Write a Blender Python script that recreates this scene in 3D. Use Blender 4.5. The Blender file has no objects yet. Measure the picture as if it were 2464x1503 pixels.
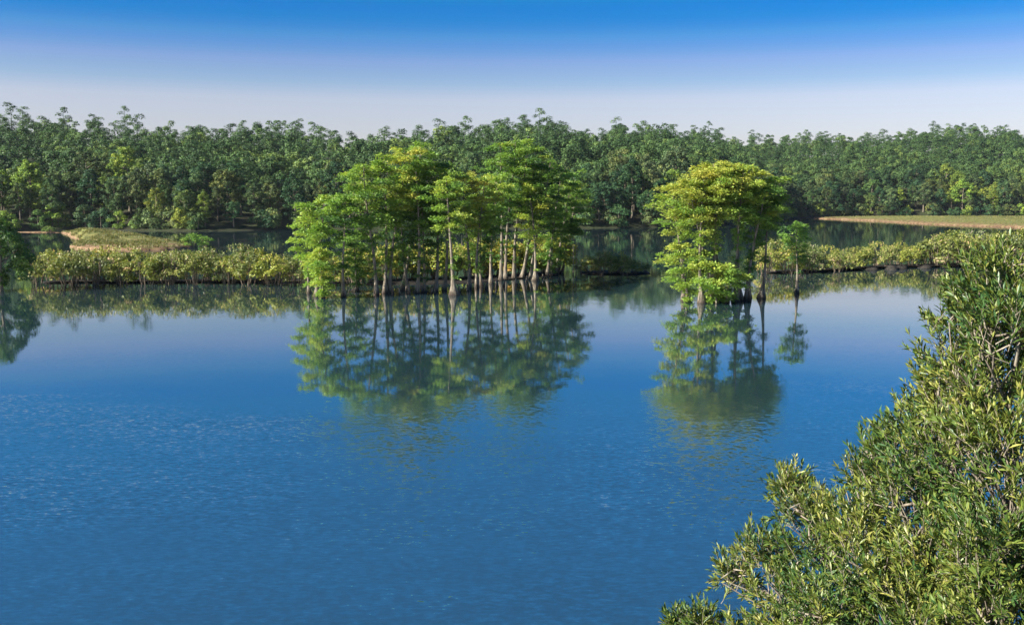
import bpy, math
import numpy as np
from mathutils import Matrix, Vector

# ------------------------------------------------------------------ camera, sky, sun, exposure
SC = bpy.context.scene
COL = SC.collection
DW, DH, F = 2463.0, 1503.0, 2367.0            # photograph pixels used for measuring, focal length in them
CAMZ, HOR = 5.6, 485.0
PITCH = math.atan((DH / 2 - HOR) / F)
cam_d = bpy.data.cameras.new('camera')
cam = bpy.data.objects.new('camera', cam_d)
COL.objects.link(cam)
cam.location = (0, 0, CAMZ)
cam.rotation_euler = (math.pi / 2 - PITCH, 0, 0)
cam_d.sensor_width = 36.0
cam_d.lens = 36.0 * F / DW
cam_d.clip_start = 0.1
cam_d.clip_end = 6000
SC.camera = cam

SUN_AZ, SUN_EL = math.radians(-113), math.radians(33)    # azimuth clockwise from +Y: from the left and a little behind
sdir = Vector((math.sin(SUN_AZ) * math.cos(SUN_EL), math.cos(SUN_AZ) * math.cos(SUN_EL), math.sin(SUN_EL)))
sun_d = bpy.data.lights.new('sun', 'SUN')
sun_d.energy = 5.0
sun_d.angle = math.radians(0.5)
sun_d.color = (1.0, 0.93, 0.80)
sun = bpy.data.objects.new('sun', sun_d)
COL.objects.link(sun)
sun.rotation_euler = sdir.to_track_quat('Z', 'Y').to_euler()

world = bpy.data.worlds.new('World')
SC.world = world
world.use_nodes = True
wn, wl = world.node_tree.nodes, world.node_tree.links
wn.clear()
sky = wn.new('ShaderNodeTexSky')
sky.sky_type = 'NISHITA'
sky.sun_disc = False
sky.sun_elevation = SUN_EL
sky.sun_rotation = SUN_AZ
sky.air_density = 1.0
sky.dust_density = 1.0
sky.ozone_density = 2.0
tc = wn.new('ShaderNodeTexCoord')
sx = wn.new('ShaderNodeSeparateXYZ')
wl.new(tc.outputs['Generated'], sx.inputs[0])
ramp = wn.new('ShaderNodeValToRGB')
SKY_TINT = [  # (sine of elevation, tint of the clear-sky colour): pale milky horizon, polarised deep blue above
    (0.0, (0.3796, 0.322, 0.3565)),
    (0.1002, (0.3796, 0.322, 0.3565)),
    (0.1156, (0.2607, 0.2788, 0.342)),
    (0.1252, (0.2298, 0.2577, 0.3404)),
    (0.1366, (0.2034, 0.2359, 0.3508)),
    (0.1441, (0.1441, 0.217, 0.3422)),
    (0.1516, (0.1033, 0.1994, 0.3457)),
    (0.1601, (0.0692, 0.197, 0.3385)),
    (0.1675, (0.0376, 0.1702, 0.3337)),
    (0.1758, (0.0142, 0.1625, 0.3339)),
    (0.1868, (0.0086, 0.1544, 0.3402)),
    (0.1932, (0.01, 0.1736, 0.3278)),
    (0.3, (0.01, 0.1736, 0.3278)),
    (0.5, (0.0097, 0.1684, 0.318))]
mr = wn.new('ShaderNodeMapRange')
mr.inputs['From Min'].default_value = 0.0
mr.inputs['From Max'].default_value = 0.5
wl.new(sx.outputs['Z'], mr.inputs['Value'])
wl.new(mr.outputs[0], ramp.inputs[0])
while len(ramp.color_ramp.elements) > 1:
    ramp.color_ramp.elements.remove(ramp.color_ramp.elements[-1])
for i, (z, c) in enumerate(SKY_TINT):
    e = ramp.color_ramp.elements[0] if i == 0 else ramp.color_ramp.elements.new(min(1, z * 2))
    e.position = min(1, z * 2)
    e.color = (c[0], c[1], c[2], 1)
wm = wn.new('ShaderNodeMix')
wm.data_type = 'RGBA'
wm.blend_type = 'MULTIPLY'
wm.inputs[0].default_value = 1.0
wl.new(sky.outputs[0], wm.inputs[6])
wl.new(ramp.outputs[0], wm.inputs[7])
bg = wn.new('ShaderNodeBackground')
bg.inputs['Strength'].default_value = 0.12
wl.new(wm.outputs[2], bg.inputs[0])
wo = wn.new('ShaderNodeOutputWorld')
wl.new(bg.outputs[0], wo.inputs[0])

SC.view_settings.view_transform = 'Standard'
SC.view_settings.look = 'None'
SC.view_settings.gamma = 1.0
SC.view_settings.use_curve_mapping = False
SC.view_settings.exposure = 1.8
HAZE = 0.00006
SC.cycles.use_denoising = True
SC.cycles.max_bounces = 8
SC.cycles.diffuse_bounces = 3
SC.cycles.glossy_bounces = 3
SC.cycles.transmission_bounces = 4
SC.cycles.volume_bounces = 0
SC.cycles.volume_step_rate = 4.0

# ------------------------------------------------------------------ helpers
def ray(x, y):
    """world direction of a measured pixel, scaled so that its y component is 1"""
    a, b = (x - DW / 2) / F, (DH / 2 - y) / F
    cp, sp = math.cos(PITCH), math.sin(PITCH)
    d = np.array([a, cp + b * sp, -sp + b * cp])
    return d / d[1]

def px(x, y, z=0.0):
    d = ray(x, y)
    t = (z - CAMZ) / d[2]
    return np.array([0, 0, CAMZ]) + d * t

def at(x, y, Y):
    return np.array([0, 0, CAMZ]) + ray(x, y) * Y

def unit(v):
    return v / np.maximum(np.linalg.norm(v, axis=-1, keepdims=True), 1e-9)

def rdirs(rng, n):
    return unit(rng.normal(size=(n, 3)))

class MB:
    """collects quads (with a per-face tint) and makes ONE mesh of them"""
    def __init__(self):
        self.V, self.Q, self.T, self.n = [], [], [], 0
    def add(self, V, Q, tint=0.5):
        V = np.asarray(V, dtype=np.float64).reshape(-1, 3)
        Q = np.asarray(Q, dtype=np.int64).reshape(-1, 4)
        t = np.broadcast_to(np.asarray(tint, dtype=np.float64), (len(Q),))
        self.V.append(V); self.Q.append(Q + self.n); self.T.append(t); self.n += len(V)
    def kites(self, P, U, N, L, W, tint, mid=0.45):
        """flat leaf blades: P centre, U along, N normal"""
        n = len(P)
        if n == 0: return
        S = unit(np.cross(N, U))
        L = np.broadcast_to(np.asarray(L, float), (n,))[:, None]
        W = np.broadcast_to(np.asarray(W, float), (n,))[:, None]
        a = P - U * L / 2
        b = P + U * L * (mid - .5) + S * W / 2
        c = P + U * L / 2
        d = P + U * L * (mid - .5) - S * W / 2
        V = np.stack([a, b, c, d], 1).reshape(-1, 3)
        self.add(V, np.arange(4 * n).reshape(n, 4), tint)
    def tube(self, path, rad, n=7, tint=0.5, flute=None, seed=0):
        path = np.asarray(path, float); m = len(path)
        rad = np.broadcast_to(np.asarray(rad, float), (m,))
        T = unit(np.gradient(path, axis=0))
        ref = np.array([0, 1.0, 0.13]) if abs(T[0][2]) > .7 else np.array([0, 0.13, 1.0])
        A = unit(np.cross(T, ref)); B = np.cross(T, A)
        th = np.arange(n) * 2 * np.pi / n
        R = rad[:, None] * np.ones((1, n))
        if flute is not None:
            k, amp = flute
            amp = np.broadcast_to(np.asarray(amp, float), (m,))
            R = R * (1 + amp[:, None] * (np.cos(k * th + seed)[None] * .7 + np.cos((k - 2) * th + 2.1 * seed)[None] * .4))
        V = path[:, None] + R[..., None] * (np.cos(th)[None, :, None] * A[:, None] + np.sin(th)[None, :, None] * B[:, None])
        i = np.arange(m - 1)[:, None] * n; j = np.arange(n)[None]; j2 = (j + 1) % n
        Q = np.stack([i + j, i + j2, i + n + j2, i + n + j], -1).reshape(-1, 4)
        self.add(V.reshape(-1, 3), Q, tint)
        V2 = np.concatenate([V[-1], path[-1:]]); # tip cap
        Q2 = np.array([[a, (a + 1) % n, n, n] for a in range(n)])
        Q2 = np.array([[a, (a + 1) % n, (a + 2) % n, n] for a in range(0, n - 1, 2)])
        self.add(V2, Q2, tint)
    def mesh(self, name, mat, smooth=False):
        V = np.concatenate(self.V); Q = np.concatenate(self.Q); T = np.concatenate(self.T)
        me = bpy.data.meshes.new(name)
        me.vertices.add(len(V)); me.vertices.foreach_set('co', V.astype(np.float32).ravel())
        me.loops.add(Q.size); me.loops.foreach_set('vertex_index', Q.astype(np.int32).ravel())
        me.polygons.add(len(Q))
        me.polygons.foreach_set('loop_start', (np.arange(len(Q)) * 4).astype(np.int32))
        me.polygons.foreach_set('loop_total', np.full(len(Q), 4, np.int32))
        if smooth: me.polygons.foreach_set('use_smooth', np.ones(len(Q), bool))
        at_ = me.attributes.new('tint', 'FLOAT', 'FACE')
        at_.data.foreach_set('value', T.astype(np.float32))
        me.materials.append(mat)
        me.update(calc_edges=True)
        return me

def obj(name, me, parent=None, loc=(0, 0, 0), rz=0.0, sc=1.0):
    o = bpy.data.objects.new(name, me)
    COL.objects.link(o)
    o.location = loc
    o.rotation_euler = (0, 0, rz)
    o.scale = (sc, sc, sc) if np.isscalar(sc) else sc
    if parent is not None: o.parent = parent
    return o

def tag(o, label, cat, group=None):
    o['label'] = label; o['category'] = cat
    if group: o['group'] = group
    return o

def struct(o):
    o['kind'] = 'structure'
    return o

# ------------------------------------------------------------------ materials
def mat_new(name):
    m = bpy.data.materials.new(name)
    m.use_nodes = True
    nt = m.node_tree
    nt.nodes.clear()
    return m, nt.nodes, nt.links

def leaf_mat(name, stops, transl=0.35, rough=0.5, spec=0.25, jit=0.25, tcol=(1.25, 1.25, 0.55)):
    m, N, L = mat_new(name)
    a = N.new('ShaderNodeAttribute'); a.attribute_name = 'tint'
    r = N.new('ShaderNodeValToRGB')
    els = r.color_ramp.elements
    while len(els) > 1: els.remove(els[-1])
    for i, (p, c) in enumerate(stops):
        e = els[0] if i == 0 else els.new(p)
        e.position = p; e.color = (*c, 1)
    L.new(a.outputs['Fac'], r.inputs[0])
    oi = N.new('ShaderNodeObjectInfo')
    mx = N.new('ShaderNodeMix'); mx.data_type = 'RGBA'; mx.blend_type = 'MULTIPLY'; mx.inputs[0].default_value = 1
    L.new(r.outputs[0], mx.inputs[6]); L.new(oi.outputs['Color'], mx.inputs[7])
    hs = N.new('ShaderNodeHueSaturation')
    mp = N.new('ShaderNodeMapRange'); mp.inputs[3].default_value = 1 - jit; mp.inputs[4].default_value = 1 + jit
    L.new(oi.outputs['Random'], mp.inputs[0]); L.new(mp.outputs[0], hs.inputs['Value'])
    L.new(mx.outputs[2], hs.inputs['Color'])
    p = N.new('ShaderNodeBsdfPrincipled')
    p.inputs['Roughness'].default_value = rough
    p.inputs['Specular IOR Level'].default_value = spec
    L.new(hs.outputs[0], p.inputs['Base Color'])
    t = N.new('ShaderNodeBsdfTranslucent')
    tm = N.new('ShaderNodeMix'); tm.data_type = 'RGBA'; tm.blend_type = 'MULTIPLY'; tm.inputs[0].default_value = 1
    tm.inputs[7].default_value = (*tcol, 1)
    L.new(hs.outputs[0], tm.inputs[6]); L.new(tm.outputs[2], t.inputs[0])
    ms = N.new('ShaderNodeMixShader'); ms.inputs[0].default_value = transl
    L.new(p.outputs[0], ms.inputs[1]); L.new(t.outputs[0], ms.inputs[2])
    o = N.new('ShaderNodeOutputMaterial'); L.new(ms.outputs[0], o.inputs[0])
    return m

def noise_mat(name, stops, scale=3.0, rough=0.9, stretch=(1, 1, 1), bump=0.3, detail=6, coords='Object', spec=0.2):
    m, N, L = mat_new(name)
    tc_ = N.new('ShaderNodeTexCoord')
    mp = N.new('ShaderNodeMapping'); mp.inputs['Scale'].default_value = stretch
    L.new(tc_.outputs[coords], mp.inputs[0])
    nz = N.new('ShaderNodeTexNoise'); nz.inputs['Scale'].default_value = scale; nz.inputs['Detail'].default_value = detail
    L.new(mp.outputs[0], nz.inputs['Vector'])
    r = N.new('ShaderNodeValToRGB')
    els = r.color_ramp.elements
    while len(els) > 1: els.remove(els[-1])
    for i, (p, c) in enumerate(stops):
        e = els[0] if i == 0 else els.new(p)
        e.position = p; e.color = (*c, 1)
    L.new(nz.outputs['Fac'], r.inputs[0])
    p = N.new('ShaderNodeBsdfPrincipled')
    p.inputs['Roughness'].default_value = rough
    p.inputs['Specular IOR Level'].default_value = spec
    L.new(r.outputs[0], p.inputs['Base Color'])
    if bump:
        b = N.new('ShaderNodeBump'); b.inputs['Strength'].default_value = bump; b.inputs['Distance'].default_value = 0.05
        L.new(nz.outputs['Fac'], b.inputs['Height']); L.new(b.outputs[0], p.inputs['Normal'])
    o = N.new('ShaderNodeOutputMaterial'); L.new(p.outputs[0], o.inputs[0])
    return m

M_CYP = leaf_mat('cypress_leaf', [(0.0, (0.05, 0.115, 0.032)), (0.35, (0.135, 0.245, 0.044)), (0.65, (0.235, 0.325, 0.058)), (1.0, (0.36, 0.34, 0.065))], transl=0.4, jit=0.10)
M_WOOD = leaf_mat('wood_leaf', [(0.0, (0.022, 0.046, 0.019)), (0.5, (0.062, 0.112, 0.036)), (1.0, (0.15, 0.20, 0.048))], transl=0.2, spec=.1, jit=0.22, tcol=(1.1, 1.2, 0.6))
M_PINE = leaf_mat('pine_needle', [(0.0, (0.022, 0.040, 0.026)), (0.5, (0.045, 0.070, 0.038)), (1.0, (0.085, 0.11, 0.05))], transl=0.2, spec=.1, jit=0.2, tcol=(1, 1.1, .7))
M_BUSH = leaf_mat('bush_leaf', [(0.0, (0.06, 0.085, 0.02)), (0.45, (0.16, 0.19, 0.035)), (0.8, (0.27, 0.27, 0.07)), (0.93, (0.38, 0.34, 0.14)), (1.0, (0.45, 0.30, 0.16))], transl=0.3, jit=0.15)
M_DARK = leaf_mat('dark_leaf', [(0.0, (0.02, 0.05, 0.018)), (0.6, (0.045, 0.11, 0.022)), (1.0, (0.13, 0.21, 0.03))], transl=0.3, jit=0.1)
M_NEAR = leaf_mat('near_leaf', [(0.0, (0.035, 0.085, 0.025)), (0.4, (0.09, 0.132, 0.022)), (0.75, (0.19, 0.205, 0.042)), (1.0, (0.30, 0.285, 0.08))], transl=0.16, rough=0.42, spec=0.35, jit=0.04)
M_BARK_C = noise_mat('cypress_bark', [(0.25, (0.045, 0.038, 0.03)), (0.5, (0.13, 0.11, 0.085)), (0.75, (0.26, 0.235, 0.19))], scale=5, stretch=(3, 3, 0.35), bump=0.6)
def stain_foot(m):
    N, L = m.node_tree.nodes, m.node_tree.links
    p = next(n for n in N if n.type == 'BSDF_PRINCIPLED'); r = next(n for n in N if n.type == 'VALTORGB')
    tc_ = next(n for n in N if n.type == 'TEX_COORD'); nz = next(n for n in N if n.type == 'TEX_NOISE')
    sp_ = N.new('ShaderNodeSeparateXYZ'); L.new(tc_.outputs['Object'], sp_.inputs[0])
    ad = N.new('ShaderNodeMath'); ad.operation = 'MULTIPLY_ADD'; ad.inputs[1].default_value = .5
    L.new(nz.outputs['Fac'], ad.inputs[0]); L.new(sp_.outputs['Z'], ad.inputs[2])
    mr_ = N.new('ShaderNodeMapRange'); mr_.inputs[1].default_value = .30; mr_.inputs[2].default_value = .62
    L.new(ad.outputs[0], mr_.inputs[0])
    mx = N.new('ShaderNodeMix'); mx.data_type = 'RGBA'; mx.inputs[6].default_value = (.035, .026, .02, 1)
    L.new(mr_.outputs[0], mx.inputs[0]); L.new(r.outputs[0], mx.inputs[7]); L.new(mx.outputs[2], p.inputs['Base Color'])
stain_foot(M_BARK_C)
M_BARK = noise_mat('bark', [(0.3, (0.07, 0.055, 0.04)), (0.7, (0.20, 0.17, 0.13))], scale=4, stretch=(3, 3, 0.4), bump=0.6)
M_BARK_N = noise_mat('pale_bark', [(0.3, (0.10, 0.08, 0.06)), (0.55, (0.22, 0.19, 0.15)), (0.8, (0.36, 0.33, 0.28))], scale=9, stretch=(2, 2, 0.6), bump=0.4)
M_STEM = noise_mat('stem', [(0.3, (0.05, 0.04, 0.03)), (0.7, (0.14, 0.11, 0.08))], scale=6, bump=0.3)
M_PEAT = noise_mat('peat', [(0.3, (0.005, 0.004, 0.003)), (0.6, (0.010, 0.008, 0.006)), (0.8, (0.02, 0.017, 0.012))], scale=1.2, bump=0.8)
M_SAND = noise_mat('sand', [(0.3, (0.26, 0.17, 0.10)), (0.5, (0.40, 0.29, 0.18)), (0.7, (0.50, 0.38, 0.25))], scale=0.35, bump=0.5, coords='Object')

def ground_mat():
    m, N, L = mat_new('ground_soil')
    tc_ = N.new('ShaderNodeTexCoord')
    nz = N.new('ShaderNodeTexNoise'); nz.inputs['Scale'].default_value = 0.15; nz.inputs['Detail'].default_value = 8
    L.new(tc_.outputs['Object'], nz.inputs['Vector'])
    r = N.new('ShaderNodeValToRGB')
    r.color_ramp.elements[0].position = .35; r.color_ramp.elements[0].color = (0.02, 0.02, 0.012, 1)
    r.color_ramp.elements[1].position = .7; r.color_ramp.elements[1].color = (0.03, 0.04, 0.016, 1)
    L.new(nz.outputs['Fac'], r.inputs[0])
    p = N.new('ShaderNodeBsdfPrincipled'); p.inputs['Roughness'].default_value = .95; p.inputs['Specular IOR Level'].default_value = .1
    L.new(r.outputs[0], p.inputs['Base Color'])
    o = N.new('ShaderNodeOutputMaterial'); L.new(p.outputs[0], o.inputs[0])
    return m
M_GROUND = ground_mat()

def bank_mat():
    """bare sandy earth near the water, thin dry grass higher up"""
    m, N, L = mat_new('sandy_bank')
    tc_ = N.new('ShaderNodeTexCoord'); sp_ = N.new('ShaderNodeSeparateXYZ'); L.new(tc_.outputs['Object'], sp_.inputs[0])
    n1 = N.new('ShaderNodeTexNoise'); n1.inputs['Scale'].default_value = 0.45; n1.inputs['Detail'].default_value = 9
    n2 = N.new('ShaderNodeTexNoise'); n2.inputs['Scale'].default_value = 1.3; n2.inputs['Detail'].default_value = 8
    L.new(tc_.outputs['Object'], n1.inputs[0]); L.new(tc_.outputs['Object'], n2.inputs[0])
    sand = N.new('ShaderNodeValToRGB')
    for i, (p_, c) in enumerate([(.3, (.06, .034, .02)), (.5, (.125, .08, .046)), (.68, (.20, .14, .085))]):
        e = sand.color_ramp.elements[i] if i < 2 else sand.color_ramp.elements.new(p_)
        e.position = p_; e.color = (*c, 1)
    grass = N.new('ShaderNodeValToRGB')
    for i, (p_, c) in enumerate([(.3, (.045, .06, .016)), (.5, (.10, .105, .03)), (.7, (.17, .145, .055))]):
        e = grass.color_ramp.elements[i] if i < 2 else grass.color_ramp.elements.new(p_)
        e.position = p_; e.color = (*c, 1)
    L.new(n2.outputs['Fac'], sand.inputs[0]); L.new(n2.outputs['Fac'], grass.inputs[0])
    ad = N.new('ShaderNodeMath'); ad.operation = 'MULTIPLY_ADD'; ad.inputs[1].default_value = 2.2
    L.new(n1.outputs['Fac'], ad.inputs[0]); L.new(sp_.outputs['Z'], ad.inputs[2])
    mr_ = N.new('ShaderNodeMapRange'); mr_.interpolation_type = 'SMOOTHSTEP'
    mr_.inputs[1].default_value = 1.35; mr_.inputs[2].default_value = 1.85
    L.new(ad.outputs[0], mr_.inputs[0])
    mx = N.new('ShaderNodeMix'); mx.data_type = 'RGBA'
    L.new(mr_.outputs[0], mx.inputs[0]); L.new(sand.outputs[0], mx.inputs[6]); L.new(grass.outputs[0], mx.inputs[7])
    p = N.new('ShaderNodeBsdfPrincipled'); p.inputs['Roughness'].default_value = .95; p.inputs['Specular IOR Level'].default_value = .1
    L.new(mx.outputs[2], p.inputs['Base Color'])
    b = N.new('ShaderNodeBump'); b.inputs['Strength'].default_value = .6; b.inputs['Distance'].default_value = .2
    L.new(n2.outputs['Fac'], b.inputs['Height']); L.new(b.outputs[0], p.inputs['Normal'])
    o = N.new('ShaderNodeOutputMaterial'); L.new(p.outputs[0], o.inputs[0])
    return m
M_BANK = bank_mat()

def water_mat():
    m, N, L = mat_new('lake_water')
    tc_ = N.new('ShaderNodeTexCoord')
    sep = N.new('ShaderNodeSeparateXYZ'); L.new(tc_.outputs['Object'], sep.inputs[0])
    def noise(scale, sxyz, detail=3, rough=0.55):
        mp = N.new('ShaderNodeMapping'); mp.inputs['Scale'].default_value = sxyz
        L.new(tc_.outputs['Object'], mp.inputs[0])
        n = N.new('ShaderNodeTexNoise'); n.inputs['Scale'].default_value = scale
        n.inputs['Detail'].default_value = detail; n.inputs['Roughness'].default_value = rough
        L.new(mp.outputs[0], n.inputs[0])
        return n
    def math_(op, a, b=None, c=None):
        n = N.new('ShaderNodeMath'); n.operation = op
        for i, v in enumerate((a, b, c)):
            if v is None: continue
            if isinstance(v, (int, float)): n.inputs[i].default_value = v
            else: L.new(v, n.inputs[i])
        return n.outputs[0]
    # where the breeze ruffles the lake: the near water, with ragged edges and a few cat's-paws farther out
    big = noise(0.05, (1.0, 2.6, 1), 4)
    yy = math_('MULTIPLY_ADD', big.outputs['Fac'], 26.0, sep.outputs['Y'])
    wind = N.new('ShaderNodeMapRange'); wind.interpolation_type = 'SMOOTHSTEP'
    wind.inputs[1].default_value = 44.0; wind.inputs[2].default_value = 29.0
    wind.inputs[3].default_value = 0.0; wind.inputs[4].default_value = 1.0
    L.new(yy, wind.inputs[0])
    patch = noise(0.09, (0.6, 1.6, 1), 3)
    pr = N.new('ShaderNodeMapRange'); pr.inputs[1].default_value = .35; pr.inputs[2].default_value = .7
    pr.inputs[3].default_value = 0.55; pr.inputs[4].default_value = 1.25
    L.new(patch.outputs['Fac'], pr.inputs[0])
    amp = math_('MULTIPLY_ADD', wind.outputs[0], WATER['wind'], WATER['calm'])
    amp = math_('MULTIPLY', amp, pr.outputs[0])
    r1 = noise(10.0, (0.65, 1.4, 1), 3, .6)
    r2 = noise(0.55, (0.7, 1.4, 1), 2)
    s1 = N.new('ShaderNodeSeparateColor'); L.new(r1.outputs['Color'], s1.inputs[0])
    s2 = N.new('ShaderNodeSeparateColor'); L.new(r2.outputs['Color'], s2.inputs[0])
    def slope(k):
        a = math_('SUBTRACT', s1.outputs[k], 0.5)
        b = math_('SUBTRACT', s2.outputs[k], 0.5)
        c = math_('MULTIPLY_ADD', b, 0.16, a)
        return math_('MULTIPLY', c, amp)
    cx = N.new('ShaderNodeCombineXYZ'); cx.inputs[2].default_value = 1
    L.new(slope(0), cx.inputs[0]); L.new(slope(1), cx.inputs[1])
    vn = N.new('ShaderNodeVectorMath'); vn.operation = 'NORMALIZE'; L.new(cx.outputs[0], vn.inputs[0])
    dif = N.new('ShaderNodeBsdfDiffuse'); dif.inputs['Color'].default_value = (*WATER['body'], 1)
    gl = N.new('ShaderNodeBsdfGlossy'); gl.inputs['Roughness'].default_value = 0.02
    L.new(vn.outputs[0], gl.inputs['Normal'])
    lw = N.new('ShaderNodeLayerWeight'); lw.inputs['Blend'].default_value = 0.5
    L.new(vn.outputs[0], lw.inputs['Normal'])
    f5 = math_('POWER', lw.outputs['Facing'], 5.0)
    fr = math_('MULTIPLY_ADD', f5, 1 - WATER['f0'], WATER['f0'])       # Schlick reflectance
    ms = N.new('ShaderNodeMixShader')
    L.new(fr, ms.inputs[0]); L.new(dif.outputs[0], ms.inputs[1]); L.new(gl.outputs[0], ms.inputs[2])
    o = N.new('ShaderNodeOutputMaterial'); L.new(ms.outputs[0], o.inputs[0])
    return m
WATER = dict(wind=0.48, calm=0.022, body=(0.016, 0.040, 0.052), f0=0.46)
M_WATER = water_mat()

# ------------------------------------------------------------------ ground, water, banks
SHORE = np.array([px(x, y)[:2] for x, y in [(-900, 560), (-300, 557), (0, 556), (150, 553), (480, 556), (700, 552),
        (1000, 550), (1400, 549), (1580, 547), (1760, 539), (1860, 530), (1930, 524), (2080, 522), (2463, 521), (3000, 520)]])
SHORE = SHORE[np.argsort(SHORE[:, 0])]
def shore_y(x):
    return np.interp(x, SHORE[:, 0], SHORE[:, 1])
def ridge_wave(x):
    return 1.6 * np.sin(x * 0.031 + 0.5) + 1.1 * np.sin(x * 0.083 + 2.0) + .7 * np.sin(x * .17)
def hill(x, y):
    s = y - shore_y(x)
    top = np.interp(x, [-200, -60, 60, 130, 200, 400], [14.2, 14.6, 15.8, 23.0, 24.5, 24.5])
    sl = np.clip(s / 105.0, 0, 1)
    z = top * (sl * (1.25 - 0.25 * sl)) + np.clip((s - 100) * .07, 0, 9) + ridge_wave(x) * np.clip(s / 60, 0, 1) + 0.35
    z = np.where(s < 0, np.maximum(-1.5, s * 0.35 + 0.35), z)
    return z
def near_bank(x, y):
    # the steep bank the viewer stands on; it meets the lake about 9 m out
    edge = 9.0 + 0.8 * np.sin(x * 0.35) + np.clip((x - 3) * 0.25, 0, 6)
    t = np.clip((edge - y) / (edge - 0.8), -0.6, 1)
    return np.where(t > 0, 3.9 * t ** 1.05, t * 4)
def ground_z(x, y):
    x = np.asarray(x, float); y = np.asarray(y, float)
    return np.where(y < 40, np.maximum(near_bank(x, np.where(y < 40, y, 40)), -1.5), hill(x, y))

gx = np.unique(np.concatenate([np.linspace(-1400, -260, 10), np.linspace(-250, 330, 170), np.linspace(340, 1400, 10), np.linspace(-12, 16, 40)]))
gy = np.unique(np.concatenate([np.linspace(-1200, -30, 8), np.linspace(-20, 20, 50), np.linspace(25, 120, 10), np.linspace(125, 560, 170), np.linspace(580, 1600, 12)]))
GX, GY = np.meshgrid(gx, gy)
GZ = ground_z(GX, GY)
b = MB()
nx_, ny_ = len(gx), len(gy)
ii, jj = np.meshgrid(np.arange(ny_ - 1), np.arange(nx_ - 1), indexing='ij')
q = np.stack([ii * nx_ + jj, ii * nx_ + jj + 1, (ii + 1) * nx_ + jj + 1, (ii + 1) * nx_ + jj], -1).reshape(-1, 4)
b.add(np.stack([GX, GY, GZ], -1).reshape(-1, 3), q)
struct(obj('ground', b.mesh('ground', M_GROUND, True)))

b = MB()
b.add([(-1395, -60, 0), (1395, -60, 0), (1395, 700, 0), (-1395, 700, 0)], [(0, 1, 2, 3)])
struct(obj('lake_water', b.mesh('lake_water', M_WATER)))

def mound(name, outline, peak, height, mat, rings=((1.0, -0.5), (0.97, 0.16), (0.9, 0.42), (0.7, .72), (.4, .93), (.05, 1.0)), seed=0, rough=0.12, sub=6):
    """a low bank: an outline on the water plane drawn in to a peak, edge below the water"""
    rng = np.random.default_rng(seed)
    O = np.array(outline)[:, :2]; n0 = len(O)
    pts = []
    for i in range(n0):
        for k in range(sub):
            t = k / sub
            pts.append(O[i] * (1 - t) + O[(i + 1) % n0] * t)
    O = np.array(pts); n = len(O)
    seg = np.linalg.norm(O - np.roll(O, 1, 0), axis=1).mean()
    O = O + rng.normal(size=O.shape) * seg * 0.10
    P = np.array(peak)[:2]
    Os = sum(np.roll(O, k, 0) for k in range(-4, 5)) / 9
    b = MB(); V = []
    for s, hz in rings:
        ring = P + ((O if s > .95 else Os) - P) * s
        z = np.full(n, hz * height if hz > 0 else hz)
        if hz > 0: z = z + rough * height * hz * (np.sin(1.3 * ring[:, 0] + .7 * ring[:, 1]) + np.sin(.9 * ring[:, 1] - 1.7 * ring[:, 0])) * .5 + rng.normal(size=n) * 0.012
        V.append(np.column_stack([ring + (rng.normal(size=ring.shape) * seg * .06 if 0.1 < s < .98 else 0), z]))
    V = np.concatenate(V); m = len(rings)
    i = np.arange(m - 1)[:, None] * n; j = np.arange(n)[None]; j2 = (j + 1) % n
    b.add(V, np.stack([i + j, i + j2, i + n + j2, i + n + j], -1).reshape(-1, 4))
    return struct(obj(name, b.mesh(name, mat, True)))

BANK1 = mound('sand_bank', [px(*p) for p in [(170, 597), (230, 601), (330, 603), (420, 601), (470, 596), (430, 589), (370, 585), (300, 578), (250, 570), (200, 562), (150, 560), (172, 571), (196, 580), (190, 589)]],
      px(225, 577), 1.5, M_BANK, seed=3, rough=.07, rings=((1.0, -0.5), (0.985, 0.14), (0.93, 0.24), (0.7, .5), (.4, .82), (.05, 1.0)))
mound('sand_bank', [px(*p) for p in [(40, 559.2), (90, 559.8), (150, 560.5), (150, 559), (90, 558.4), (40, 558)]], px(90, 559.2), .16, M_BANK, seed=4)
BANK2 = mound('sand_bank', [px(*p) for p in [(1948, 526), (2010, 528), (2100, 532), (2180, 537), (2260, 541), (2463, 549), (2700, 556), (2900, 556), (2900, 524), (2500, 524), (2200, 524), (2030, 523.5), (1960, 524)]],
      px(2420, 534), 1.25, M_BANK, seed=5, rough=.08, rings=((1.0, -0.5), (0.97, 0.2), (0.9, 0.38), (0.7, .7), (.4, .95), (.05, 1.0)))

def bank_grass(bank, n, seed, label):
    rg = np.random.default_rng(seed)
    me = bank.data
    tri = np.array([v.co for v in me.vertices])
    polys = np.array([p.vertices for p in me.polygons])
    cen = tri[polys].mean(1)
    area = np.array([p.area for p in me.polygons])
    w = area * np.clip((cen[:, 2] - .05) * 3, 0, 1)
    k = rg.choice(len(polys), n, p=w / w.sum())
    u = rg.dirichlet((1, 1, 1, 1), n)
    P = (tri[polys[k]] * u[..., None]).sum(1)
    keep = (np.sin(P[:, 0] * .8) + np.sin(P[:, 1] * .5 + P[:, 0] * .3) + rg.normal(size=n) * .8) > -.2
    P = np.repeat(P[keep], 5, 0); n2 = len(P)
    P = P + np.column_stack([rg.normal(size=(n2, 2)) * .12, np.zeros(n2)])
    L_ = .18 + .22 * rg.random(n2)
    U = unit(rg.normal(size=(n2, 3)) * .35 + np.array([0, 0, 1.]))
    Nn = unit(np.cross(U, rg.normal(size=(n2, 3))))
    b = MB(); b.kites(P + U * (L_ * .45)[:, None], U, Nn, L_, .07, np.clip(.5 + .3 * rg.normal(size=n2), 0, 1))
    o = obj('grass', b.mesh('grass', M_GRASS)); o['kind'] = 'stuff'
    tag(o, label, 'grass')
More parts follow.
